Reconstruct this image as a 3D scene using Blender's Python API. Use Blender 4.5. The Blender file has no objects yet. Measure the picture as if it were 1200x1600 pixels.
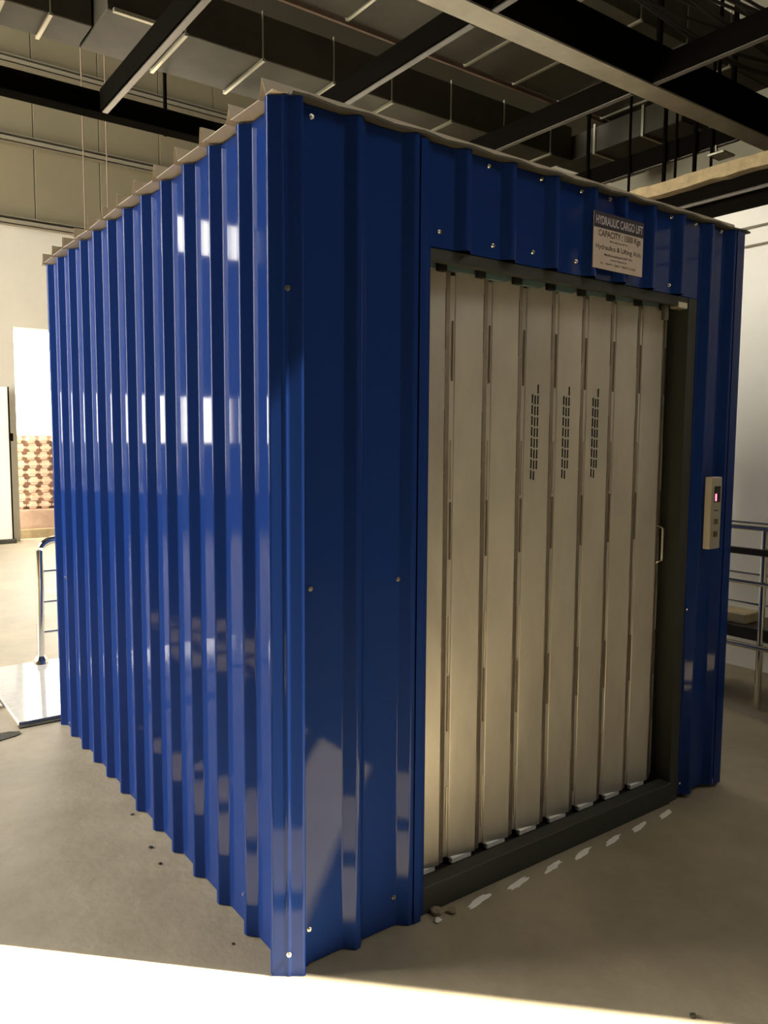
import bpy, bmesh, math, random
from mathutils import Vector, Matrix
random.seed(7)
C = bpy.context.scene.collection
SC = bpy.context.scene

# ------------------------------------------------------------------ camera
CAM_LOC = (-1.078805, -1.930861, 1.578324)
YAW, PITCH, ROLL, FPX = 0.9383807, 0.0891392, 0.00629234, 1218.6914
fw = Vector((math.cos(PITCH)*math.cos(YAW), math.cos(PITCH)*math.sin(YAW), -math.sin(PITCH)))
rt = fw.cross(Vector((0, 0, 1))).normalized()
up = rt.cross(fw)
r2 = math.cos(ROLL)*rt + math.sin(ROLL)*up
u2 = -math.sin(ROLL)*rt + math.cos(ROLL)*up
cd = bpy.data.cameras.new('camera'); cam = bpy.data.objects.new('camera', cd); C.objects.link(cam)
M = Matrix((r2, u2, -fw)).transposed().to_4x4(); M.translation = Vector(CAM_LOC)
cam.matrix_world = M
cd.sensor_fit = 'VERTICAL'; cd.sensor_height = 24.0; cd.lens = 24.0*FPX/1600.0
cd.clip_start = 0.05; cd.clip_end = 200
SC.camera = cam

# ------------------------------------------------------------------ daylight
w = bpy.data.worlds.new('daylight'); SC.world = w; w.use_nodes = True
bg = w.node_tree.nodes['Background']
bg.inputs[0].default_value = (1.0, 0.96, 0.86, 1); bg.inputs[1].default_value = 7.5
sun = bpy.data.lights.new('low_sun', 'SUN'); sun.energy = 16; sun.color = (1, .92, .72); sun.angle = math.radians(.35)
so = bpy.data.objects.new('low_sun', sun); C.objects.link(so)
EL = math.radians(52)
sd = Vector((-math.cos(EL)/math.sqrt(2), math.cos(EL)/math.sqrt(2), -math.sin(EL)))
so.rotation_euler = sd.to_track_quat('-Z', 'Y').to_euler(); so.location = (12, -12, 8)

def portal(name, loc, rot, sx, sy):
    l = bpy.data.lights.new(name, 'AREA'); l.shape = 'RECTANGLE'; l.size = sx; l.size_y = sy
    l.cycles.is_portal = True
    o = bpy.data.objects.new(name, l); C.objects.link(o); o.location = loc; o.rotation_euler = rot
H90 = math.pi/2
# area portals sit in the modelled openings (far wall faces -y, left wall faces +x, right wall faces -x)
portal('portal', (2.825, 11.5, 1.65), (-H90, 0, 0), 2.65, 3.3)
portal('portal', (-3.2, 11.5, 1.95), (-H90, 0, 0), 4.0, 0.9)
portal('portal', (-4.9, 11.5, 4.9), (-H90, 0, 0), 1.6, 1.2)
portal('portal', (2.3, -6.4, 10.2), (0, 0, 0), 1.6, 1.4)
for yy in (4.6, 8.0):
    portal('portal', (-6.3, yy, 4.4), (0, -H90, 0), 7.0, 3.0)
portal('portal', (4.5, -4.9, 7.65), (0, H90, 0), 3.9, 1.4)

SC.view_settings.view_transform = 'Standard'
try: SC.view_settings.look = 'None'
except Exception: pass
SC.view_settings.gamma = 1.0; SC.view_settings.use_curve_mapping = False
SC.view_settings.exposure = 1.6
SC.cycles.max_bounces = 10; SC.cycles.diffuse_bounces = 5; SC.cycles.glossy_bounces = 5
SC.cycles.use_denoising = True
SC.cycles.sample_clamp_indirect = 8

# ------------------------------------------------------------------ materials
def mat(name, col, rough=.5, metal=0, coat=0, coat_r=.03, noise=0, nscale=8, bump=0, bscale=40, emit=None, estr=0, spec=.5, col2=None, stretch=None, rnoise=0):
    m = bpy.data.materials.new(name); m.use_nodes = True; nt = m.node_tree; n = nt.nodes; L = nt.links
    b = n['Principled BSDF']
    b.inputs['Base Color'].default_value = (*col, 1); b.inputs['Roughness'].default_value = rough
    b.inputs['Metallic'].default_value = metal
    b.inputs['Coat Weight'].default_value = coat; b.inputs['Coat Roughness'].default_value = coat_r
    b.inputs['Specular IOR Level'].default_value = spec
    tc = n.new('ShaderNodeTexCoord'); mp = n.new('ShaderNodeMapping'); L.new(tc.outputs['Object'], mp.inputs[0])
    if stretch: mp.inputs['Scale'].default_value = stretch
    if noise or col2:
        t = n.new('ShaderNodeTexNoise'); t.inputs['Scale'].default_value = nscale; t.inputs['Detail'].default_value = 8
        t.inputs['Roughness'].default_value = .65
        L.new(mp.outputs[0], t.inputs['Vector'])
        r = n.new('ShaderNodeValToRGB'); L.new(t.outputs[0], r.inputs[0])
        c2 = col2 or tuple(c*(1-noise) for c in col)
        r.color_ramp.elements[0].position = .35; r.color_ramp.elements[1].position = .65
        r.color_ramp.elements[0].color = (*c2, 1); r.color_ramp.elements[1].color = (*[min(1, c*(1+noise*.5)) for c in col], 1)
        L.new(r.outputs[0], b.inputs['Base Color'])
        if rnoise:
            mr = n.new('ShaderNodeMapRange'); L.new(t.outputs[0], mr.inputs[0])
            mr.inputs[1].default_value = .3; mr.inputs[2].default_value = .7
            mr.inputs[3].default_value = rough-rnoise; mr.inputs[4].default_value = rough+rnoise
            L.new(mr.outputs[0], b.inputs['Roughness'])
    if bump:
        t = n.new('ShaderNodeTexNoise'); t.inputs['Scale'].default_value = bscale; t.inputs['Detail'].default_value = 6
        L.new(mp.outputs[0], t.inputs['Vector'])
        bp = n.new('ShaderNodeBump'); bp.inputs['Strength'].default_value = bump; bp.inputs['Distance'].default_value = .01
        L.new(t.outputs[0], bp.inputs['Height']); L.new(bp.outputs[0], b.inputs['Normal'])
    if emit:
        b.inputs['Emission Color'].default_value = (*emit, 1); b.inputs['Emission Strength'].default_value = estr
    return m
BLUE = mat('glossy_blue_paint', (.011, .034, .168), .45, 0, .38, .05, bump=.03, bscale=3, spec=0)
BACKCOAT = mat('beige_back_coat', (.55, .46, .33), .6)
GALV = mat('galvanised_door_steel', (.72, .675, .585), .36, .55, noise=.12, nscale=5, stretch=(1, 1, .35), rnoise=.08)
GALVD = mat('shaded_hinge_steel', (.30, .25, .20), .45, .7, noise=.15, nscale=20)  # door steel darkened for the dark room it mirrors
DUCT = mat('duct_sheet', (.065, .057, .037), .6, .3, noise=.25, nscale=2.5, bump=.1, bscale=4)
SEAM = mat('duct_flange_zinc', (.50, .47, .36), .35, .7)
BLACKSTEEL = mat('black_painted_steel', (.006, .005, .004), .8, spec=.0)
GREYSTEEL = mat('grey_steel_and_lit_flange', (.13, .115, .095), .4, .3)  # on the cross beams this tone stands for a lit underside
FRAME = mat('dark_green_grey_primer', (.040, .044, .036), .55, spec=.3)
TEAL = mat('pale_teal_track', (.12, .20, .21), .5)
VOID = mat('black_gap', (.004, .004, .004), .9)
CONC = mat('concrete_floor', (.41, .345, .245), .58, noise=.0, col2=(.28, .235, .16), nscale=1.6, bump=.35, bscale=22, spec=.35, rnoise=.12)
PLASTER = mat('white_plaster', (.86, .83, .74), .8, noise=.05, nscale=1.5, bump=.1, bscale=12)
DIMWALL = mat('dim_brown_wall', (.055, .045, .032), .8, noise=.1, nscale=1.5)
PLASTERD = mat('dimmed_white_plaster', (.50, .465, .385), .8, noise=.05, nscale=1.5, bump=.1, bscale=12)  # plaster copy darkened to balance light between far and right walls
CREAM = mat('cream_cladding', (.19, .16, .095), .6, noise=.07, nscale=.8)
GIRT = mat('cream_girt', (.20, .175, .12), .6)
DARKROOF = mat('dark_roof', (.05, .042, .035), .8, noise=.3, nscale=1)
OLIVE = mat('olive_render', (.22, .20, .14), .85, noise=.15, nscale=1)
CHROME = mat('polished_stainless', (.80, .76, .66), .12, 1.0)
GRANITE = mat('polished_pale_stone', (.62, .60, .57), .06, noise=.1, nscale=30, spec=.8)
DIRT = mat('dark_dirt_and_patch', (.05, .045, .03), .9, noise=.5, nscale=20)
CEDGE = mat('rough_concrete_edge', (.40, .30, .155), .8, noise=.2, nscale=14, bump=.8, bscale=20)
SIGNW = mat('sign_cream', (.60, .50, .42), .5)
SIGND = mat('sign_dark', (.025, .018, .03), .5)
INK = mat('sign_ink', (.10, .06, .045), .6)
INKW = mat('sign_pale_ink', (.55, .50, .52), .6)
IVORY = mat('ivory_plastic', (.70, .64, .50), .4)
PANELF = mat('brushed_panel', (.42, .40, .32), .35, .4)
GLASSD = mat('dark_display', (.008, .010, .006), .2)
RED = mat('red_led', (.8, .05, .08), .5, emit=(1, .08, .14), estr=2.2)
BUTTON = mat('bronze_button', (.14, .10, .04), .4, .3)
SCREW = mat('zinc_screw', (.75, .72, .66), .25, 1)
CARD = mat('brown_board', (.42, .34, .20), .7, noise=.2, nscale=10)
PINK = mat('pink_clay_block', (.78, .58, .47), .8, noise=.15, nscale=9, bump=.4, bscale=20)
PINKD = mat('pink_plinth', (.50, .36, .29), .8, noise=.2, nscale=4)
PALEW = mat('white_light_spot_and_part', (.95, .93, .86), .7)  # white; also stands for the light spots along the sill
GROUND = mat('pale_ground', (.30, .26, .21), .9, noise=.1, nscale=1)
WHITEP = mat('white_door_leaf', (.82, .80, .74), .5)
CABLE = mat('black_cable', (.03, .022, .018), .6)
CABLEG = mat('grey_tie', (.45, .42, .36), .5)
TRAY = mat('rusty_angle', (.20, .13, .09), .6)
WINFR = mat('grey_window_frame', (.35, .34, .31), .5)
glass = bpy.data.materials.new('clear_glass'); glass.use_nodes = True
_n = glass.node_tree.nodes; _n.clear()
_o = _n.new('ShaderNodeOutputMaterial'); _mx = _n.new('ShaderNodeMixShader'); _t = _n.new('ShaderNodeBsdfTransparent'); _g = _n.new('ShaderNodeBsdfGlossy')
_g.inputs['Roughness'].default_value = .02; _mx.inputs[0].default_value = .06
glass.node_tree.links.new(_t.outputs[0], _mx.inputs[1]); glass.node_tree.links.new(_g.outputs[0], _mx.inputs[2]); glass.node_tree.links.new(_mx.outputs[0], _o.inputs[0])

# ------------------------------------------------------------------ helpers
def obj(name, bm, m, parent=None, smooth=False):
    me = bpy.data.meshes.new(name); bmesh.ops.recalc_face_normals(bm, faces=bm.faces[:]) ; bm.to_mesh(me); bm.free()
    me.materials.append(m)
    if smooth:
        me.shade_smooth()
        me.set_sharp_from_angle(angle=math.radians(28))
    o = bpy.data.objects.new(name, me); C.objects.link(o)
    if parent: o.parent = parent; o.matrix_parent_inverse = Matrix.Translation(parent.location).inverted()
    return o
def thing(name, label, cat, loc=(0, 0, 0), group=None):
    o = bpy.data.objects.new(name, None); C.objects.link(o); o.location = loc; o.empty_display_size = .1
    return tag(o, label, cat, group)
def tag(o, label, cat, group=None):
    o['label'] = label; o['category'] = cat
    if group: o['group'] = group
    return o
def struct(o, label=None):
    o['kind'] = 'structure'
    if label: o['label'] = label
    return o
def box(bm, x0, x1, y0, y1, z0, z1):
    vs = [bm.verts.new(p) for p in ((x0,y0,z0),(x1,y0,z0),(x1,y1,z0),(x0,y1,z0),(x0,y0,z1),(x1,y0,z1),(x1,y1,z1),(x0,y1,z1))]
    for f in ((0,3,2,1),(4,5,6,7),(0,1,5,4),(1,2,6,5),(2,3,7,6),(3,0,4,7)): bm.faces.new([vs[i] for i in f])
    return bm
def B(*a): return box(bmesh.new(), *a)
def bevel(bm, w=.003, seg=2):
    bmesh.ops.bevel(bm, geom=bm.edges[:], offset=w, segments=seg, affect='EDGES', profile=.5); return bm
def tube(bm, pts, r, seg=10):
    pts = [Vector(p) for p in pts]; rings = []
    for i, p in enumerate(pts):
        d = (pts[min(i+1, len(pts)-1)] - pts[max(i-1, 0)]).normalized()
        a = Vector((0, 0, 1)) if abs(d.z) < .9 else Vector((1, 0, 0))
        u = d.cross(a).normalized(); v = d.cross(u)
        rr = r[i] if isinstance(r, (list, tuple)) else r
        rings.append([bm.verts.new(p + rr*(math.cos(2*math.pi*k/seg)*u + math.sin(2*math.pi*k/seg)*v)) for k in range(seg)])
    for i in range(len(rings)-1):
        for k in range(seg): bm.faces.new((rings[i][k], rings[i][(k+1)%seg], rings[i+1][(k+1)%seg], rings[i+1][k]))
    bm.faces.new(rings[0]); bm.faces.new(rings[-1][::-1]); return bm
def T(pts, r, seg=10): return tube(bmesh.new(), pts, r, seg)
def fillet(pl, r=.004, n=3):
    out = [Vector(pl[0])]
    for i in range(1, len(pl)-1):
        a, b, c = Vector(pl[i-1]), Vector(pl[i]), Vector(pl[i+1])
        rr = min(r, (a-b).length*.45, (c-b).length*.45)
        p0 = b+(a-b).normalized()*rr; p1 = b+(c-b).normalized()*rr
        for k in range(n+1):
            t = k/n; out.append((1-t)**2*p0+2*t*(1-t)*b+t*t*p1)
        da, dc = (a-b).normalized(), (c-b).normalized()      # holding points keep the flats flat
        if (a-b).length > 3.2*rr: out.insert(len(out)-n-1, p0+da*rr*.5)
        if (c-b).length > 3.2*rr: out.append(p1+dc*rr*.5)
    out.append(Vector(pl[-1])); return out
def sheet(path, z0, z1, th=.0012, f=.004, n=3):
    """plan path of (x,y); thin closed sheet, thickness to the right of the travel direction"""
    p = fillet([Vector((a, b)) for a, b in path], f, n) if f else [Vector(a) for a in path]
    nn = []
    for i in range(len(p)):
        d = (p[min(i+1, len(p)-1)]-p[max(i-1, 0)]).normalized(); nn.append(Vector((d.y, -d.x)))
    q = [a+th*b for a, b in zip(p, nn)]
    bm = bmesh.new()
    def V(l, z): return [bm.verts.new((a.x, a.y, z)) for a in l]
    a0, a1, b0, b1 = V(p, z0), V(p, z1), V(q, z0), V(q, z1)
    for i in range(len(p)-1):
        bm.faces.new((a0[i], a0[i+1], a1[i+1], a1[i])); bm.faces.new((b0[i+1], b0[i], b1[i], b1[i+1]))
        bm.faces.new((a1[i], a1[i+1], b1[i+1], b1[i])); bm.faces.new((a0[i+1], a0[i], b0[i], b0[i+1]))
    bm.faces.new((a0[0], a1[0], b1[0], b0[0])); bm.faces.new((a1[-1], a0[-1], b0[-1], b1[-1]))
    return bm

# ------------------------------------------------------------------ room shell
X0, X1, XF, Y0, Y1 = -6.0, 4.2, 9.2, -10.0, 11.2
def wall_with_holes(name, axis, face, depth, a0, a1, z0, z1, holes, m):
    """axis 'x': wall runs along x, occupying y face..face+depth; holes (a0,a1,z0,z1)"""
    xs = sorted({a0, a1, *[h[0] for h in holes], *[h[1] for h in holes]}); zs = sorted({z0, z1, *[h[2] for h in holes], *[h[3] for h in holes]})
    bm = bmesh.new()
    f0, f1 = min(face, face+depth), max(face, face+depth)
    for i in range(len(xs)-1):
        for j in range(len(zs)-1):
            cx, cz = (xs[i]+xs[i+1])/2, (zs[j]+zs[j+1])/2
            if any(h[0] < cx < h[1] and h[2] < cz < h[3] for h in holes): continue
            if axis == 'x': box(bm, xs[i], xs[i+1], f0, f1, zs[j], zs[j+1])
            else: box(bm, f0, f1, xs[i], xs[i+1], zs[j], zs[j+1])
    bmesh.ops.remove_doubles(bm, verts=bm.verts[:], dist=1e-5)
    # drop interior faces shared by two boxes
    cent = {}
    for f in bm.faces: cent.setdefault(tuple(round(v, 3) for v in f.calc_center_median()), []).append(f)
    dead = [f for l in cent.values() if len(l) > 1 for f in l]
    bmesh.ops.delete(bm, geom=dead, context='FACES_ONLY')
    return struct(obj(name, bm, m))

struct(obj('floor', B(X0-.3, XF+.3, Y0-.3, Y1+.3, -.15, 0), CONC))
bm = B(X0-.3, 1.5, Y0-.3, Y1+.3, 10.0, 10.15); box(bm, 1.5, 3.1, Y0-.3, -7.1, 10.0, 10.15); box(bm, 1.5, 3.1, -5.7, Y1+.3, 10.0, 10.15); box(bm, 3.1, X1+.12, Y0-.3, Y1+.3, 10.0, 10.15)
box(bm, X1+.12, XF+.3, -2.72, Y1+.3, 10.0, 10.15)
struct(obj('ceiling', bm, DARKROOF))
sk = struct(obj('window_6', box(B(1.5, 1.56, -7.1, -5.7, 10.02, 10.12), 3.04, 3.1, -7.1, -5.7, 10.02, 10.12), WINFR))  # unseen skylight added for sun patches mirrored in the side ribs
for k in range(1, 3): obj('glazing_bar', B(1.5+k*.53-.05, 1.5+k*.53+.05, -7.1, -5.7, 10.04, 10.10), WINFR, sk)
for k in range(1, 3): obj('glazing_bar', B(1.56, 3.04, -7.1+k*.47-.05, -7.1+k*.47+.05, 9.98, 10.035), WINFR, sk)
OPEN = (1.50, 4.15, 0, 3.30)
wb = wall_with_holes('wall_back', 'x', Y1, .3, .2, XF+.3, 0, 4.8, [OPEN, (2.85, 4.15, 3.30, 4.7)], PLASTERD)  # upper hole is unseen, added to brighten the right wall
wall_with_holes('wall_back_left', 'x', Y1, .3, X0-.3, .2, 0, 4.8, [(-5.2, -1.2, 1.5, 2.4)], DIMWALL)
wu = wall_with_holes('wall_back_upper', 'x', Y1+.06, .24, .2, XF+.3, 4.8, 10.0, [], CREAM)
wall_with_holes('wall_back_upper_left', 'x', Y1+.06, .24, X0-.3, .2, 4.8, 10.0, [(-5.7, -4.1, 4.8, 5.5)], DIMWALL)
LWH = [(yy-1.5, yy+1.5, .9, 7.9) for yy in (4.6, 8.0)]
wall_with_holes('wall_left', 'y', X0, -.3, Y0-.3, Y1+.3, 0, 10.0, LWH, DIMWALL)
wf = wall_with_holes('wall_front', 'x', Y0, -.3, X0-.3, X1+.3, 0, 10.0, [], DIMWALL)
SUNH = [(-4.80, -4.23, 5.7, 9.6), (-5.60, -4.84, 5.7, 9.6)]
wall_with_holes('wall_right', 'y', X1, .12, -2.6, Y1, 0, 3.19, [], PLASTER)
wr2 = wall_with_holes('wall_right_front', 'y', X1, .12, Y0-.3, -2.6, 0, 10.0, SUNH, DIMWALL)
struct(obj('wall_annex_side', B(X1, XF+.3, -2.72, -2.6, 0, 10.0), OLIVE))
struct(obj('wall_annex_far', B(XF, XF+.3, -2.6, Y1, 0, 10.0), OLIVE))
# cream cladding panels on the upper far wall, each its own piece
x = X0
while x < XF-.01:
    x1 = min(x+.985, XF)
    if x1 > .6:
        p = obj('cladding_panel', bevel(B(x+.006, x1-.006, Y1+.02, Y1+.075, 4.8, 9.99), .004, 1), CREAM, wu)
    x = x1 if x1 < XF else XF
for zz in (4.80, 6.0, 7.13):
    bm = B(X0+1.9 if zz < 5.6 else X0, XF, Y1-.14, Y1+.02, zz-.0, zz+.012)
    box(bm, X0+1.9 if zz < 5.6 else X0, XF, Y1-.14, Y1-.13, zz, zz+.07); box(bm, X0+1.9 if zz < 5.6 else X0, XF, Y1-.13, Y1+.01, zz+.11, zz+.122)
    struct(obj('trim_girt', bm, GIRT))

# mezzanine slab edge and dark recess over the right wall
sl = struct(obj('trim_slab_edge', bmesh.new(), CEDGE))
bm = bmesh.new(); yy = -2.6; prev = None
ring = []
while yy <= Y1:
    zt = 3.525+random.uniform(-.006, .006); zb = 3.44+random.uniform(-.008, .006); xx = 4.13+random.uniform(-.004, .004)
    ring.append([bm.verts.new(p) for p in ((xx, yy, zb), (xx, yy, zt), (XF, yy, zt), (XF, yy, zb))]); yy += .1
for i in range(len(ring)-1):
    for k in range(4): bm.faces.new((ring[i][k], ring[i][(k+1)%4], ring[i+1][(k+1)%4], ring[i+1][k]))
bm.faces.new(ring[0]); bm.faces.new(ring[-1])
bmesh.ops.recalc_face_normals(bm, faces=bm.faces[:]); bm.to_mesh(sl.data); bm.free()
struct(obj('trim_recess_dark', B(4.22, 4.5, -2.6, Y1, 3.19, 3.44), BLACKSTEEL))  # black box gives the dark of the open recess
struct(obj('trim_recess_pipe', T([(4.15, -2.6, 3.305), (4.15, Y1, 3.30)], .013, 8), GREYSTEEL))
for zz in (3.055, 2.93):
    cn = tag(obj('wall_conduit', T([(4.185, -2.0, zz), (4.185, 4.0, zz+.01)], .008, 8), GIRT),
        'thin upper conduit along the right wall' if zz > 3 else 'thin lower conduit with clips along the right wall', 'conduit')
    for k in range(5): obj('clip', B(4.176, 4.2, -.6+k*.9, -.57+k*.9, zz-.016, zz+.016), GIRT, cn)

# windows of the unseen daylight openings, with frames and panes
def window(name, axis, face, a0, a1, z0, z1, nm, out=1, panes=True):
    t = bpy.data.objects.new(name, None); C.objects.link(t); struct(t)
    t.location = ((a0+a1)/2, face, z0) if axis == 'x' else (face, (a0+a1)/2, z0)
    def put(nme, m, a, b, c, d, w0=.10, w1=.15):
        lo, hi = sorted((face+out*w0, face+out*w1))
        obj(nme, B(a, b, lo, hi, c, d) if axis == 'x' else B(lo, hi, a, b, c, d), m, t)
    put('window_frame', WINFR, a0, a1, z1-.05, z1); put('window_frame', WINFR, a0, a1, z0, z0+.05)
    put('window_frame', WINFR, a0, a0+.05, z0+.05, z1-.05); put('window_frame', WINFR, a1-.05, a1, z0+.05, z1-.05)
    for i in range(1, nm): c = a0+(a1-a0)*i/nm; put('glazing_bar', WINFR, c-.025, c+.025, z0+.05, z1-.05)
    if panes: put('pane', glass, a0+.05, a1-.05, z0+.05, z1-.05, .12, .126)
window('window_1', 'x', Y1, -5.2, -1.2, 1.5, 2.4, 4)
window('window_2', 'x', Y1+.06, -5.7, -4.1, 4.8, 5.5, 3)
for i, yy in enumerate((4.6, 8.0)): window('window_%d' % (3+i), 'y', X0, yy-1.5, yy+1.5, .9, 7.9, 3, out=-1)

# ------------------------------------------------------------------ outside
struct(obj('ground_outside', B(-40, 40, Y1+.3, 60, -.25, -.12), GROUND))
struct(obj('trim_added_canopy', B(-.5, 6.5, 11.5, 13.0, 4.3, 4.45), CEDGE))  # unseen canopy added to shade the clay blocks from the sky
bs = thing('block_stack', 'stack of rounded pinkish clay blocks outside the far doorway', 'block stack', (1.9, 12.2, -.12))
obj('plinth', bevel(B(1.35, 4.2, 12.02, 12.5, -.12, .42), .02, 2), PINKD, bs)
obj('base_step', bevel(B(1.2, 4.4, 11.9, 12.6, -.12, .10), .01, 2), CARD, bs)
obj('mortar_back', B(1.38, 4.2, 12.22, 12.46, .42, 1.66), PINKD, bs)
blk = None
for r in range(9):
    for k in range(9):
        x = 1.40+k*.20+(.03 if r % 2 else 0); z = .42+r*.138
        if blk is None:
            b = bmesh.new(); bmesh.ops.create_cube(b, size=1)
            bmesh.ops.scale(b, vec=(.19, .30, .128), verts=b.verts[:])
            bmesh.ops.bevel(b, geom=b.edges[:], offset=.045, segments=3, affect='EDGES')
            blk = obj('clay_block', b, PINK, bs, True); o = blk
        else:
            o = blk.copy(); C.objects.link(o)
        o.matrix_parent_inverse = Matrix.Translation(bs.location).inverted()
        o.location = (x+.095, 12.25+random.uniform(-.015, .015), z+.066); o.rotation_euler = (0, random.uniform(-.03, .03), random.uniform(-.06, .06))

# open white door leaf on the left of the doorway
dl = bpy.data.objects.new('door_1', None); C.objects.link(dl); dl.location = (1.2, 10.9, 0); struct(dl, 'white leaf standing open left of the bright far doorway')
obj('door_leaf', bevel(B(.35, 1.36, 11.06, 11.10, .06, 2.38), .004, 1), WHITEP, dl)
obj('leaf_edge', B(1.361, 1.378, 11.05, 11.11, .06, 2.38), BLACKSTEEL, dl)
obj('latch', B(1.37, 1.41, 11.02, 11.06, 1.56, 1.68), BLACKSTEEL, dl)
obj('bottom_runner', B(1.0, 1.40, 10.98, 11.12, 0, .06), DIRT, dl)

# ------------------------------------------------------------------ steel ceiling grid
def ibeam_x(y, wd, z, h, x0, x1):
    bm = B(x0, x1, y-wd/2, y+wd/2, z, z+.012); box(bm, x0, x1, y-.006, y+.006, z+.012, z+h-.012); box(bm, x0, x1, y-wd/2, y+wd/2, z+h-.012, z+h); return bm
def ibeam_y(x, wd, z, h, y0, y1):
    bm = B(x-wd/2, x+wd/2, y0, y1, z, z+.012); box(bm, x-.006, x+.006, y0, y1, z+.012, z+h-.012); box(bm, x-wd/2, x+wd/2, y0, y1, z+h-.012, z+h); return bm
BEAM = mat('black_beam_paint', (.006, .005, .004), .8, spec=.0)
BEAML = mat('lit_beam_underside', (.34, .30, .21), .38, .3, noise=.25, nscale=2)  # light caught by the flange is put into this paler colour
mb = thing('main_beam', 'large black ceiling beam with an underside painted as lit above the lift', 'beam', (1.5, 1.53, 4.0))
obj('web', B(X0, XF, 1.535, 1.547, 4.012, 4.27), BEAM, mb); obj('top_flange', B(X0, XF, 1.45, 1.62, 4.27, 4.285), BEAM, mb)
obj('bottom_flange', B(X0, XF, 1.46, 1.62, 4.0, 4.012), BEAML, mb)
tag(obj('rear_beam', ibeam_x(4.25, .14, 4.0, .15, X0, XF), BEAM), 'plain black beam crossing the cream wall panels left of the lift', 'beam')
lab = ['short black cross beam above the left ribs of the lift', 'black cross beam meeting the main beam above the front corner flashing', 'black cross beam meeting the main beam above the door', 'far black cross beam hung with rods above the pale slab edge']
for i, xx in enumerate((.80, 2.15, 3.65, 5.02)):
    t = thing('cross_beam', lab[i], 'beam', (xx, 2.9, 4.0), 'cross beams of the ceiling grid')
    obj('web', B(xx-.035, xx+.0, 1.63, 4.17, 4.008, 4.16), BEAM, t)
    obj('bottom_flange', B(xx-.02, xx+.02, 1.63, 4.17, 4.0, 4.008), GREYSTEEL, t)  # greyer than the web: light on the underside put into the colour
for i, xx in enumerate((.80, 2.15, 3.65)):
    t = thing('cross_beam', 'black cross beam on the near side of the main beam' + (', the one by the cable bundle' if i == 2 else (', out towards the left' if i == 0 else ', the middle one')), 'beam', (xx, .2, 4.0))
    obj('web', B(xx-.035, xx+.0, -.4, 1.45, 4.008, 4.16), BEAM, t)
    obj('bottom_flange', B(xx-.02, xx+.02, -.4, 1.45, 4.0, 4.008), GREYSTEEL, t)  # coloured lighter, as though lit from below

# hanging rods
rod_pts = [(1.32, 4.32, 4.0, 10.0, .016, 'slim black rod rising beside the near roof corner of the lift'),
 (2.95, 3.3, 4.95, 10.0, .02, 'black rod hanging just behind the beige duct band'),
 (3.80, 1.53, 4.28, 10.0, .022, 'thick black rod fixed on top of the main beam'),
 (4.55, 1.53, 4.28, 10.0, .014, 'thin black rod on the main beam next to the thick rod'),
 (4.75, 1.53, 4.28, 10.0, .02, 'second thick black rod on the main beam, left of the cable bundle')]
for (x, y, z0, z1, r, l) in rod_pts: tag(obj('hanger_rod', T([(x, y, z0), (x, y, z1)], r, 8), BLACKSTEEL), l, 'rod')
for i, (y, zb) in enumerate(((3.1, 3.62), (2.63, 3.53), (2.27, 3.53), (2.16, 3.53), (1.98, 3.53), (1.83, 3.53))):
    ord_ = ['first', 'second', 'third', 'fourth', 'fifth', 'last'][i]
    tag(obj('hanger_rod', T([(4.97, y, zb), (4.97, y, 4.66 if y < 3.15 else 10.0)], .012 if i % 2 else .018, 8), BLACKSTEEL), 'black rod standing on the slab edge by the far cross beam, %s from the left' % ord_, 'rod', 'rods at the far cross beam')
for (x, y, z0, l) in ((1.15, 6, 3.3, 'thin brown wire hanging before the cream wall, left of the pair'), (1.37, 6, 3.3, 'thin brown wire hanging before the cream wall, right of the pair')):
    tag(obj('hanging_wire', T([(x, y, z0), (x, y, 10.0)], .006, 6), TRAY), l, 'wire')

# ------------------------------------------------------------------ air ducts
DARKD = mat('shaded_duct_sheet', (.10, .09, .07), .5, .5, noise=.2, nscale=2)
def duct(name, label, x0, x1, y0, y1, z0, z1, seams, m=DUCT, lip=.018, axis='x'):
    t = thing(name, label, 'duct', ((x0+x1)/2, (y0+y1)/2, z0))
    cuts = [x0, *seams, x1] if axis == 'x' else [y0, *seams, y1]
    for a, b in zip(cuts[:-1], cuts[1:]):
        bm = B(a+.003, b-.003, y0, y1, z0, z1) if axis == 'x' else B(x0, x1, a+.003, b-.003, z0, z1)
        bevel(bm, .006, 1); obj('duct_section', bm, m, t)
    for s in seams:
        bm = bmesh.new()
        if axis == 'x':
            box(bm, s-.012, s+.012, y0-lip, y1+lip, z0-lip, z0+.002); box(bm, s-.004, s+.004, y0-lip*.5, y0+.002, z0+.003, z1+lip)
            box(bm, s-.012, s+.012, y1-.002, y1+lip, z0+.003, z1+lip)
        else:
            box(bm, x0-lip, x1+lip, s-.012, s+.012, z0-lip, z0+.002); box(bm, x0-lip, x0+.002, s-.012, s+.012, z0+.003, z1+lip)
        obj('flange', bm, SEAM, t)
    return t
dA = duct('low_duct', 'lower zinc air duct running along just behind the lift top', .62, 5.2, 3.50, 4.15, 4.4, 4.72, [1.16, 1.76, 2.38, 2.95, 3.60, 4.25, 4.88], lip=.02)
obj('edge_highlight', B(.66, 1.03, 3.47, 3.50, 4.385, 4.41), SEAM, dA)  # strip built in place of the highlight along the duct edge
duct('narrow_duct', 'narrower zinc duct end at the top left corner', -2.0, .615, 3.79, 4.15, 4.4, 4.75, [-1.2, -.5, .05, .34], lip=.016)
dB = duct('wide_duct', 'wide olive grey duct above the main beam', -1.2, 5.9, 1.88, 3.18, 4.72, 5.15, [-.6, 0, .6, 1.15, 1.7, 2.3, 2.9, 3.48, 4.05, 4.64, 5.25], lip=.014)
obj('edge_angle', B(-1.2, 6.3, 3.19, 3.215, 4.685, 4.72), TRAY, dB)
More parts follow.
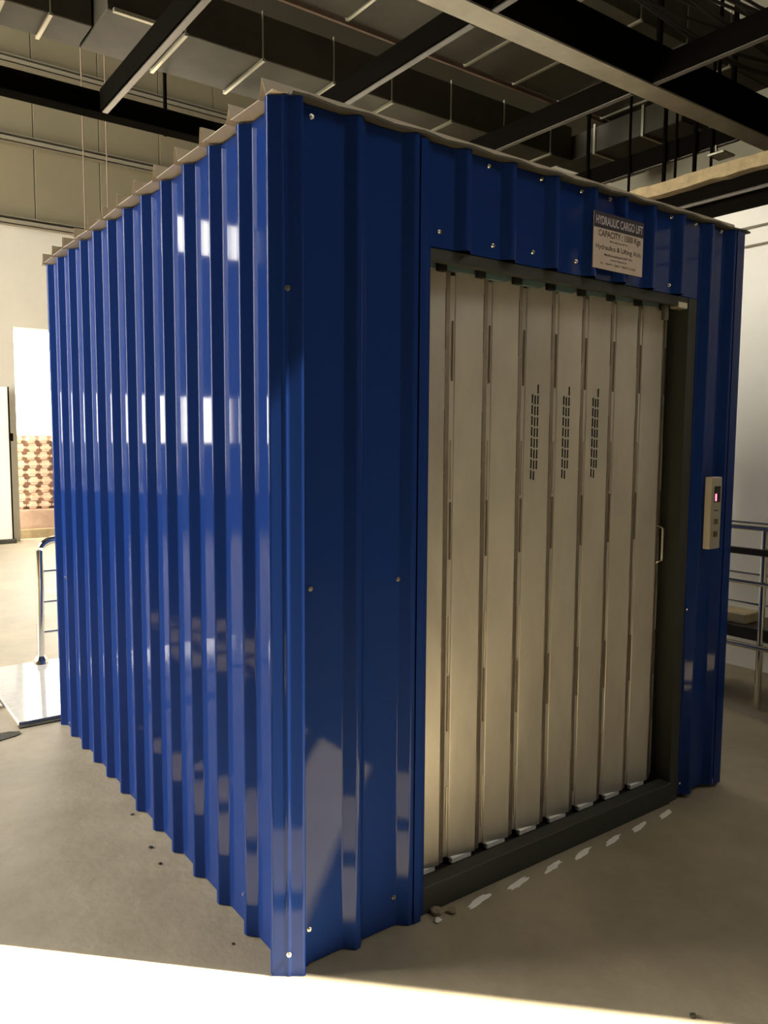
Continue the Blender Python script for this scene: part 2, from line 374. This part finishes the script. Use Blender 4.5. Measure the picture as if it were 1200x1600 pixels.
dE = duct('branch_duct', 'short bright flanged branch duct beside the far cross beam', 5.25, 5.68, 2.30, 3.75, 4.42, 4.66, [2.7, 3.25], axis='y', lip=.02)
obj('end_flange', B(5.66, 5.70, 3.20, 3.76, 4.385, 4.42), SEAM, dE)
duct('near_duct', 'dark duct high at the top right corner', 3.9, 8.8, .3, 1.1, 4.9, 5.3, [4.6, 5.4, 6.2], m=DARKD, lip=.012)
tag(obj('beige_header_duct', bevel(B(1.9, 8.5, 5.0, 5.6, 5.35, 6.0), .01, 1), GIRT), 'beige boxed duct seen between the two zinc ducts', 'duct')
br = thing('beam_bracket', 'small bright angle bracket hanging under the main beam', 'bracket', (5.0, 1.75, 3.9))
obj('hanger_plate', B(4.99, 5.01, 1.80, 1.84, 3.93, 4.08), SEAM, br); obj('seat_plate', B(4.93, 5.10, 1.70, 1.84, 3.915, 3.93), SEAM, br)
# cable bundle at the top right
for k in range(9):
    pts = []
    ph = random.uniform(0, 6)
    for i in range(22):
        t = i/21; x = 2.9+t*3.6; y = .85+.075*k+.012*math.sin(ph+5*t)-.15*t
        z = 4.36-.0*t+.012*k+.10*abs(math.sin(3*t+ph*.1))*-.5+.05*math.sin(9*t+ph)
        pts.append((x, y, z))
    tag(obj('cable', T(pts, .010+.004*(k % 3), 6), CABLE), 'dark cable in the sagging bundle at the top right', 'cable', 'cables in the top right bundle')
for k, (x, y) in enumerate(((4.95, 1.18), (5.05, 1.10), (5.18, 1.02), (5.28, .98))):
    tag(obj('cable_tie', T([(x, y-.3, 4.42), (x+.01, y-.29, 4.34), (x-.015, y-.3, 4.27), (x+.01, y-.31, 4.22)], [.008, .006, .005, .009], 6), CABLEG),
        '%s pale tie end dangling from the cable bundle' % ['leftmost', 'second', 'third', 'rightmost'][k], 'cable tie', 'tie ends on the cable bundle')

# ------------------------------------------------------------------ the cargo lift
H = 2.5
lift = thing('cargo_lift', 'blue ribbed sheet metal cargo lift cabin in the middle of the hall', 'lift cabin', (1.13, 1.3, 0))
P = .20794
ys = [.024+P*k for k in range(1, 13)]          # near edge of each side crest
def side_path():
    pts = [(-.012, .075)]
    pts = [(0, .052)]
    for y in ys:
        pts += [(0, y-.030), (-.030, y), (-.030, y+.017), (0, y+.047)]
    pts[-1] = (-.004, ys[-1]+.034)
    return pts
sp = side_path()
# three side sheets that lap at rib roots
cut1, cut2 = 1+4*4, 1+4*8
for a, b in ((0, cut1), (cut1-1, cut2), (cut2-1, len(sp))):
    seg = sp[a:b]
    obj('side_sheet', sheet(seg, .004, H, .0012), BLUE, lift, True)
def front_path(x0, x1, ribs):
    pts = [(x0, 0)]
    for xr in ribs:
        for p in ((xr-.045, 0), (xr-.016, -.03), (xr, -.03), (xr+.029, 0)):
            if x0+.004 < p[0] < x1-.004: pts.append(p)
    pts.append((x1, pts[-1][1])); return pts
obj('front_sheet', sheet(front_path(.036, .482, [.231, .439]), .004, H, .0012), BLUE, lift, True)
obj('header_sheet', sheet(front_path(.484, 1.967, [.648, .851, 1.062, 1.268, 1.445, 1.623, 1.817]), 2.188, H, .0012), BLUE, lift, True)
obj('front_sheet', sheet(front_path(1.969, 2.262, [2.025, 2.20]), .02, H, .0012), BLUE, lift, True)
obj('jamb_flashing', sheet([(.500, .03), (.500, -.012), (.478, -.012), (.470, -.0335), (.442, -.0335)], .004, 2.49, -.0012, .002), BLUE, lift, True)
fl = [(-.006, .066), (-.020, .060), (-.046, .034), (-.048, .018), (-.016, -.006), (-.012, -.012), (-.004, -.014), (.026, -.036), (.033, -.034), (.034, -.012), (.040, -.002), (.06, -.002)]
obj('corner_flashing', sheet(fl, 0, H+.003, .0014, .004), BLUE, lift, True)
obj('corner_flashing', sheet([(2.20, -.033), (2.258, -.033), (2.268, -.024), (2.268, .05)], .015, H, .0012, .004), BLUE, lift, True)
# far side and back, for other viewpoints
bp = [(2.262, .05)]
for k in range(12):
    y = .13+P*k
    bp += [(2.262, y), (2.292, y+.03), (2.292, y+.047), (2.262, y+.077)]
bp.append((2.262, 2.55)); obj('side_sheet', sheet(bp, .02, H, -.0012), BLUE, lift, True)
bp = [(0, 2.556)]
for k in range(10):
    x = .1+P*k
    bp += [(x, 2.556), (x+.03, 2.586), (x+.047, 2.586), (x+.077, 2.556)]
bp.append((2.262, 2.556)); obj('back_sheet', sheet(bp, .02, H, .0012), BLUE, lift, True)
# roof sheet: profile in y, beige underside, ribs every pitch
def roof():
    pr = [(-.012, 0)]
    for k in range(0, 13):
        y = .024+P*k+.028
        pr += [(y-.020, 0), (y-.003, .050), (y+.003, .050), (y+.018, 0)]
    pr.append((2.60, 0))
    bm = bmesh.new()
    xa, xb, t = -.046, 2.31, .0015
    def row(x, dz): return [bm.verts.new((x+(random.uniform(-.004, .004) if x < 0 else 0), y, H+.008+z+dz)) for y, z in pr]
    random.seed(3)
    a = row(xa, 0); random.seed(3); a2 = row(xa, t); b = row(xb, 0); b2 = row(xb, t)
    for i in range(len(pr)-1):
        bm.faces.new((a[i], a[i+1], b[i+1], b[i])); bm.faces.new((a2[i+1], a2[i], b2[i], b2[i+1]))
        bm.faces.new((a[i+1], a[i], a2[i], a2[i+1])); bm.faces.new((b[i], b[i+1], b2[i+1], b2[i]))
    bm.faces.new((a[0], b[0], b2[0], a2[0])); bm.faces.new((b[-1], a[-1], a2[-1], b2[-1]))
    return bm
obj('roof_sheet', roof(), BACKCOAT, lift)
# eaves closure strip over the front: a thin wavy grey-beige lip
bm = bmesh.new(); n = 46; rows = []
for i in range(n+1):
    x = .0+2.30*i/n; y = -.034-.007*math.sin(x*2*math.pi/.2); rows.append([bm.verts.new((x, y, H+.003)), bm.verts.new((x, y, H+.010)), bm.verts.new((x, .05, H+.010)), bm.verts.new((x, .05, H+.003))])
for i in range(n):
    for k in range(4): bm.faces.new((rows[i][k], rows[i][(k+1)%4], rows[i+1][(k+1)%4], rows[i+1][k]))
bm.faces.new(rows[0]); bm.faces.new(rows[-1])
EAVE = mat('grey_beige_lip', (.07, .06, .04), .7)
obj('eaves_strip', bm, EAVE, lift)
# screws
def screw_mesh():
    bm = bmesh.new(); bmesh.ops.create_cone(bm, segments=12, radius1=.0085, radius2=.0075, depth=.002, cap_ends=True)
    b2 = bmesh.new(); bmesh.ops.create_cone(b2, segments=6, radius1=.005, radius2=.0045, depth=.005, cap_ends=True); bmesh.ops.translate(b2, vec=(0, 0, .003), verts=b2.verts[:])
    me = bpy.data.meshes.new('t'); b2.to_mesh(me); b2.free(); bm.from_mesh(me); return bm
sc0 = None
def screw(loc, rot):
    global sc0
    if sc0 is None: sc0 = obj('screw', screw_mesh(), SCREW, lift); o = sc0
    else: o = sc0.copy(); C.objects.link(o)
    o.matrix_parent_inverse = Matrix.Translation(lift.location).inverted()
    o.location = loc; o.rotation_euler = rot
for (x, z) in ((.078, 2.472), (.071, 1.153), (.39, 1.15), (.064, .114), (.383, .102), (.75, 2.478), (.492+.05, 2.237), (.835-.06, 2.23), (1.0, 2.487), (.965, 2.236), (1.21, 2.486), (1.19, 2.236), (1.37, 2.487), (1.76, 2.489), (1.93, 2.489), (1.76, 2.22), (1.99, 2.219), (1.985, .068), (1.985, .856), (2.12, 2.489)):
    screw((x, -.003, z), (H90, 0, 0))
for (x, y, z) in ((-.008, -.0165, 1.997), (-.012, -.0150, .07)): screw((x, y, z), (H90, 0, -.75))
for (y, z) in ((2.45, .838), (1.13, .838), (2.45, .03), (1.96, 2.40), (.30, .1)): screw((-.003, y, z), (0, -H90, 0))

# door surround
fr = obj('door_frame', bmesh.new(), FRAME, lift)
bm = bmesh.new()
box(bm, .484, .60, .13, .20, .10, 2.188)
box(bm, 1.905, 1.965, -.002, .06, 0, 2.186); box(bm, 1.928, 1.965, .06, .16, .105, 2.186)
box(bm, .484, 1.965, .002, .03, 2.150, 2.186)
box(bm, .484, 1.965, .03, .20, 2.178, 2.188)
bm.to_mesh(fr.data); bm.free()
obj('door_sill', bevel(B(.46, 1.903, -.012, .05, .0, .095), .003, 1), FRAME, lift)
obj('sill_track', B(.485, 1.905, .052, .20, .0, .06), VOID, lift)
obj('cabin_backdrop', B(.484, 2.1, .22, .24, .06, 2.45), VOID, lift)
tr = obj('head_track', B(.49, 1.87, .085, .15, 2.150, 2.176), TEAL, lift)
for k in range(8):
    x = .60+.1745*k
    obj('track_roller', bevel(B(x, x+.035, .062, .084, 2.138, 2.172), .003, 1), VOID, tr)
    if 1 <= k <= 3: obj('track_plate', B(x+.04, x+.14, .066, .084, 2.14, 2.176), TEAL, tr)
la = obj('latch_bracket', bevel(B(1.835, 1.90, .000, .04, 2.140, 2.165), .002, 1), SEAM, lift)
obj('catch', bevel(B(1.79, 1.815, .03, .05, 2.09, 2.15), .002, 1), GREYSTEEL, la)

# folding shutter leaves
def leaf(i):
    x = .5115+.1725*i
    z0, z1 = .088, 2.150
    o = obj('door_panel', sheet([(x+.020, .108), (x+.018, .098), (x+.131, .080)], z0, z1, .0012, .0025), GALV, lift, True)
    obj('fold_plate', sheet([(x+.1312, .0800), (x+.1545, .0835), (x+.1555, .108)], z0+.003, z1-.004, .0012, .002), GALVD, o, True)  # reflection of the dark room put into the plate's darker colour
    obj('hinge_strip', sheet([(x+.156, .1040), (x+.1890, .1010)], z0+.006, z1-.012, .0012, 0), GALV, o, True)
    z = z0+.07; k = 0
    while z < z1-.2:
        L = .20
        obj('hinge_knuckle', T([(x+.1800, .0975, z), (x+.1800, .0975, z+L)], .0034, 8), GALVD if k % 2 else GALV, o, True)
        obj('hinge_knuckle', T([(x+.1325, .0785, z+.1), (x+.1325, .0785, z+.1+L)], .0024, 8), GALVD, o, True)
        z += L+.012+(0 if k % 2 else .19); k += 1
    obj('bottom_guide', bevel(B(x+.026, x+.122, .0840, .104, .068, .090), .003, 1), PALEW, o)
    return o
leaves = [leaf(i) for i in range(8)]
def vent(i):
    x = .5115+.1725*i; bm = bmesh.new()
    for c in range(3):
        for r in range(8):
            zc = 1.762-.040*r-(.020 if c == 0 else (.0 if c == 2 else .010))-(.028 if c == 1 else 0)+(.008*c)
            if c == 1: zc += .024
            xa = x+.050+.0125*c
            yy = .0965-.018*(xa-x-.018)/.113
            z0, z1 = zc-.0165-(.018 if c == 1 else 0), zc+.0165-(.018 if c == 1 else 0)
            vs = [bm.verts.new(p) for p in ((xa-.0022, yy-.0018+.0004, z0), (xa+.0022, yy-.0018-.0004, z0), (xa+.0022, yy-.0018-.0004, z1), (xa-.0022, yy-.0018+.0004, z1),
                (xa-.0022, yy+.0006, z0), (xa+.0022, yy+.0002, z0), (xa+.0022, yy+.0002, z1), (xa-.0022, yy+.0006, z1))]
            for f in ((0,1,2,3),(7,6,5,4),(0,4,5,1),(1,5,6,2),(2,6,7,3),(3,7,4,0)): bm.faces.new([vs[j] for j in f])
    o = obj('vent_slots', bm, VOID, leaves[i]); o['label'] = 'black vent slits in three columns'
for i in (3, 4, 5): vent(i)
h = obj('pull_handle', T([(1.868, .090, 1.06), (1.878, .062, 1.075), (1.878, .062, 1.215), (1.868, .090, 1.23)], .006, 8), SCREW, leaves[7], True)

# sign
sg = thing('capacity_sign', 'cream hydraulic cargo lift capacity sign with dark heading above the door', 'sign', (1.39, -.04, 2.218))
obj('sign_board', bevel(B(1.243, 1.535, -.036, -.0315, 2.218, 2.419), .001, 1), SIGNW, sg)
obj('heading_band', B(1.2435, 1.5345, -.0372, -.0361, 2.362, 2.4185), SIGND, sg)
def text(s, x0, x1, z, h, m, parent, y=-.0375, nm='lettering', bold=.0):
    c = bpy.data.curves.new('t', 'FONT'); c.body = s; c.size = 1; c.offset = bold
    o = bpy.data.objects.new('t', c); C.objects.link(o)
    dg = bpy.context.evaluated_depsgraph_get(); me = bpy.data.meshes.new_from_object(o.evaluated_get(dg))
    bpy.data.objects.remove(o)
    xs = [v.co.x for v in me.vertices]; yv = [v.co.y for v in me.vertices]
    sx = (x1-x0)/(max(xs)-min(xs)); sy = h/.72
    for v in me.vertices: v.co = Vector((x0+(v.co.x-min(xs))*sx, y, z+v.co.y*sy))
    me.materials.clear(); me.materials.append(m)
    t = bpy.data.objects.new(nm, me); C.objects.link(t); t.parent = parent; t.matrix_parent_inverse = Matrix.Translation(parent.location).inverted()
    return t
text('HYDRAULIC CARGO LIFT', 1.252, 1.528, 2.375, .030, INKW, sg, bold=.02, y=-.0376)
text('CAPACITY : 1500 Kgs', 1.268, 1.517, 2.334, .022, INK, sg, bold=.025, y=-.0366)
text('Manufactured by', 1.335, 1.440, 2.318, .007, INK, sg, bold=.01, y=-.0366)
text('Hydraulics & Lifting Aids', 1.255, 1.522, 2.288, .018, INK, sg, bold=.012, y=-.0366)
text('Madhampalayam-639 001', 1.305, 1.470, 2.267, .008, INK, sg, bold=.01, y=-.0366)
text('www.hla.co.in', 1.340, 1.438, 2.252, .008, INK, sg, bold=.01, y=-.0366)
text('Ph : 98497 12067, 98490 01628', 1.285, 1.490, 2.234, .008, INK, sg, bold=.01, y=-.0366)

# call panel
cp = thing('call_panel', 'ivory call button panel with red floor display right of the door', 'control panel', (2.065, -.05, 1.125))
obj('back_box', bevel(B(2.033, 2.112, -.062, -.032, 1.125, 1.438), .003, 2), IVORY, cp)
obj('face_plate', bevel(B(2.036, 2.110, -.0655, -.0622, 1.128, 1.435), .0012, 1), PANELF, cp)
dp = obj('display', B(2.052, 2.098, -.0668, -.0657, 1.328, 1.398), GLASSD, cp)
text('1', 2.058, 2.070, 1.336, .030, RED, dp, y=-.0672, nm='digit', bold=.03)
for z in (1.245, 1.19): obj('call_button', bevel(B(2.058, 2.085, -.070, -.0657, z-.012, z+.012), .002, 2), BUTTON, cp)
obj('arrow_mark', B(2.055, 2.09, -.0662, -.0657, 1.29, 1.296), BUTTON, cp)

# ------------------------------------------------------------------ floor items
for i, (x, y) in enumerate(((.71, -.060), (.90, -.062), (1.08, -.060), (1.255, -.062), (1.43, -.066), (1.61, -.062), (1.80, -.058))):  # pale spots standing for light that leaks under the shutter
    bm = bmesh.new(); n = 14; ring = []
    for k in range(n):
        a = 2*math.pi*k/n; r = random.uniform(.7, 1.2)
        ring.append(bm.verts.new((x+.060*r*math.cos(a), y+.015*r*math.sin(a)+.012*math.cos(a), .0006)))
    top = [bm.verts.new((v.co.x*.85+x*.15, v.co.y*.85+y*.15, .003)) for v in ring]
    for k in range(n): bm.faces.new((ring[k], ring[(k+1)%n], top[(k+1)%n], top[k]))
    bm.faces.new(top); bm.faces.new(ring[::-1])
    o = tag(obj('light_spot', bm, PALEW), 'painted light spot on the floor along the door sill, %s from the left' % ['first', 'second', 'third', 'fourth', 'fifth', 'sixth', 'last'][i], 'paint dab', 'painted light spots along the sill')
def rock(name, x, y, s, m, label, cat, group=None, flat=.5):
    bm = bmesh.new(); bmesh.ops.create_icosphere(bm, subdivisions=2, radius=s)
    for v in bm.verts: v.co *= random.uniform(.75, 1.2); v.co.z *= flat
    zm = min(v.co.z for v in bm.verts); bmesh.ops.translate(bm, vec=(x, y, -zm), verts=bm.verts[:])
    return tag(obj(name, bm, m), label, cat, group)
RUB = mat('grey_rubble', (.30, .24, .17), .9, noise=.3, nscale=30)
rock('rubble', .545, -.03, .022, RUB, 'larger rubble lump where the blue sheet meets the door sill', 'rubble')
rock('rubble', .590, -.055, .016, RUB, 'smaller rubble lump just right of the larger one at the sill', 'rubble')
rock('rubble', .520, -.065, .014, PALEW, 'pale rubble chip nearest the blue sheet at the sill', 'rubble', flat=.4)
rock('pebble', .815, -.808, .010, DIRT, 'dark pebble on the edge of the sunlit strip at lower right', 'pebble')
for x, y, s, l in ((-.087, .946, .009, 'dark chip on the floor nearest the side ribs'), (-.099, .812, .008, 'flat dark chip left of the middle side ribs'), (-.08, .223, .005, 'tiny dark chip near the corner flashing'), (-.055, 1.256, .008, 'dark chip tucked against the farther side ribs')):
    rock('floor_chip', x, y, s, DIRT, l, 'chip', flat=.35)
# polished slabs behind the lift
tag(obj('stone_slab', bevel(B(-.225, 2.75, 2.64, 3.86, 0, .022), .003, 1), GRANITE), 'polished pale stone slab under the chrome handrail behind the lift', 'slab')
tag(obj('stone_slab', bevel(B(-1.9, -.235, 3.02, 3.80, 0, .014), .003, 1), GRANITE), 'polished stone slab at the left edge, farther back than the other', 'slab')
bm = bmesh.new(); n = 24; ring = []
for k in range(n):
    a = 2*math.pi*k/n; ring.append(bm.verts.new((-.62+.40*math.cos(a)*random.uniform(.92, 1.03), 2.53+.085*math.sin(a)*random.uniform(.7, 1.2), .001)))
top = [bm.verts.new((v.co.x, v.co.y, .004)) for v in ring]
for k in range(n): bm.faces.new((ring[k], ring[(k+1)%n], top[(k+1)%n], top[k]))
bm.faces.new(top); bm.faces.new(ring[::-1])
tag(obj('dark_patch', bm, DIRT), 'dark patch on the floor at the left edge before the slabs', 'dirt patch')  # flat dark patch before the slabs
bm = B(-.23, -.012, 2.595, 2.638, 0, .006)
tag(obj('slab_joint', bm, DIRT), 'dark grout line along the front of the stone slab', 'joint')

# ------------------------------------------------------------------ handrails
def arc(c, r, a0, a1, ax, n=8):
    return [(c[0]+r*math.cos(a), c[1], c[2]+r*math.sin(a)) for a in [a0+(a1-a0)*i/n for i in range(n+1)]]
hr = thing('handrail', 'curved chrome handrail standing on the slab at the left edge', 'handrail', (.165, 3.8, .022))
obj('post', T([(.150, 3.8, .05), (.158, 3.8, .4), (.165, 3.8, .76)] + [(.255-.09*math.cos(a), 3.8, .80+.085*math.sin(a)) for a in [i*H90/7 for i in range(1, 8)]] + [(2.4, 3.8, .885)], .025, 14), CHROME, hr, True)
obj('base_cup', T([(.150, 3.8, .022), (.150, 3.8, .05), (.150, 3.8, .075)], [.05, .046, .027], 16), CHROME, hr, True)
for z in (.237, .45, .667): obj('rail', T([(.16, 3.8, z), (2.4, 3.8, z)], .008, 8), CHROME, hr, True)
obj('post', T([(2.4, 3.8, .022), (2.4, 3.8, .885)], .025, 14), CHROME, hr, True)

BLK = mat('black_bar', (.03, .026, .018), .35)
rr = thing('railing', 'nearer stainless railing with black bar by the right wall', 'railing', (3.4, .3, 0))
for z, r in ((1.085, .014), (.757, .013), (.375, .016)): obj('rail', T([(3.4, -2.2, z), (3.4, 2.6, z)], r, 10), CHROME, rr, True)
obj('black_bar', bevel(B(3.385, 3.415, -2.2, 2.6, .925, .965), .004, 1), BLK, rr)
for y in (-2.2, -1.0, .415, 1.6, 2.6): obj('post', T([(3.42, y, 0), (3.42, y, 1.085)], .019, 12), CHROME, rr, True)
r3 = thing('railing', 'farther thin railing close against the right wall', 'railing', (3.95, .3, 0))
for z in (1.06, .88, .72, .52): obj('rail', T([(3.95, -2.2, z), (3.95, 2.6, z)], .008, 8), CHROME, r3, True)
for y in (-2.1, -.7, .1, 1.5, 2.5): obj('post', T([(3.96, y, 0), (3.96, y, 1.06)], .012, 10), CHROME, r3, True)
bn = thing('bench', 'black slab bench beside the nearer railing on the right', 'bench', (3.62, .3, 0))
obj('bench_top', bevel(B(3.45, 3.82, -2.0, 2.5, .40, .475), .004, 1), BLK, bn)
for y in (-1.6, .9, 2.2): obj('leg', B(3.5, 3.78, y, y+.05, 0, .40), BLK, bn)
tag(obj('brown_board', bevel(B(3.50, 3.70, .56, .95, .476, .535), .004, 1), CARD), 'brown board lying on the black bench at the right edge', 'board')
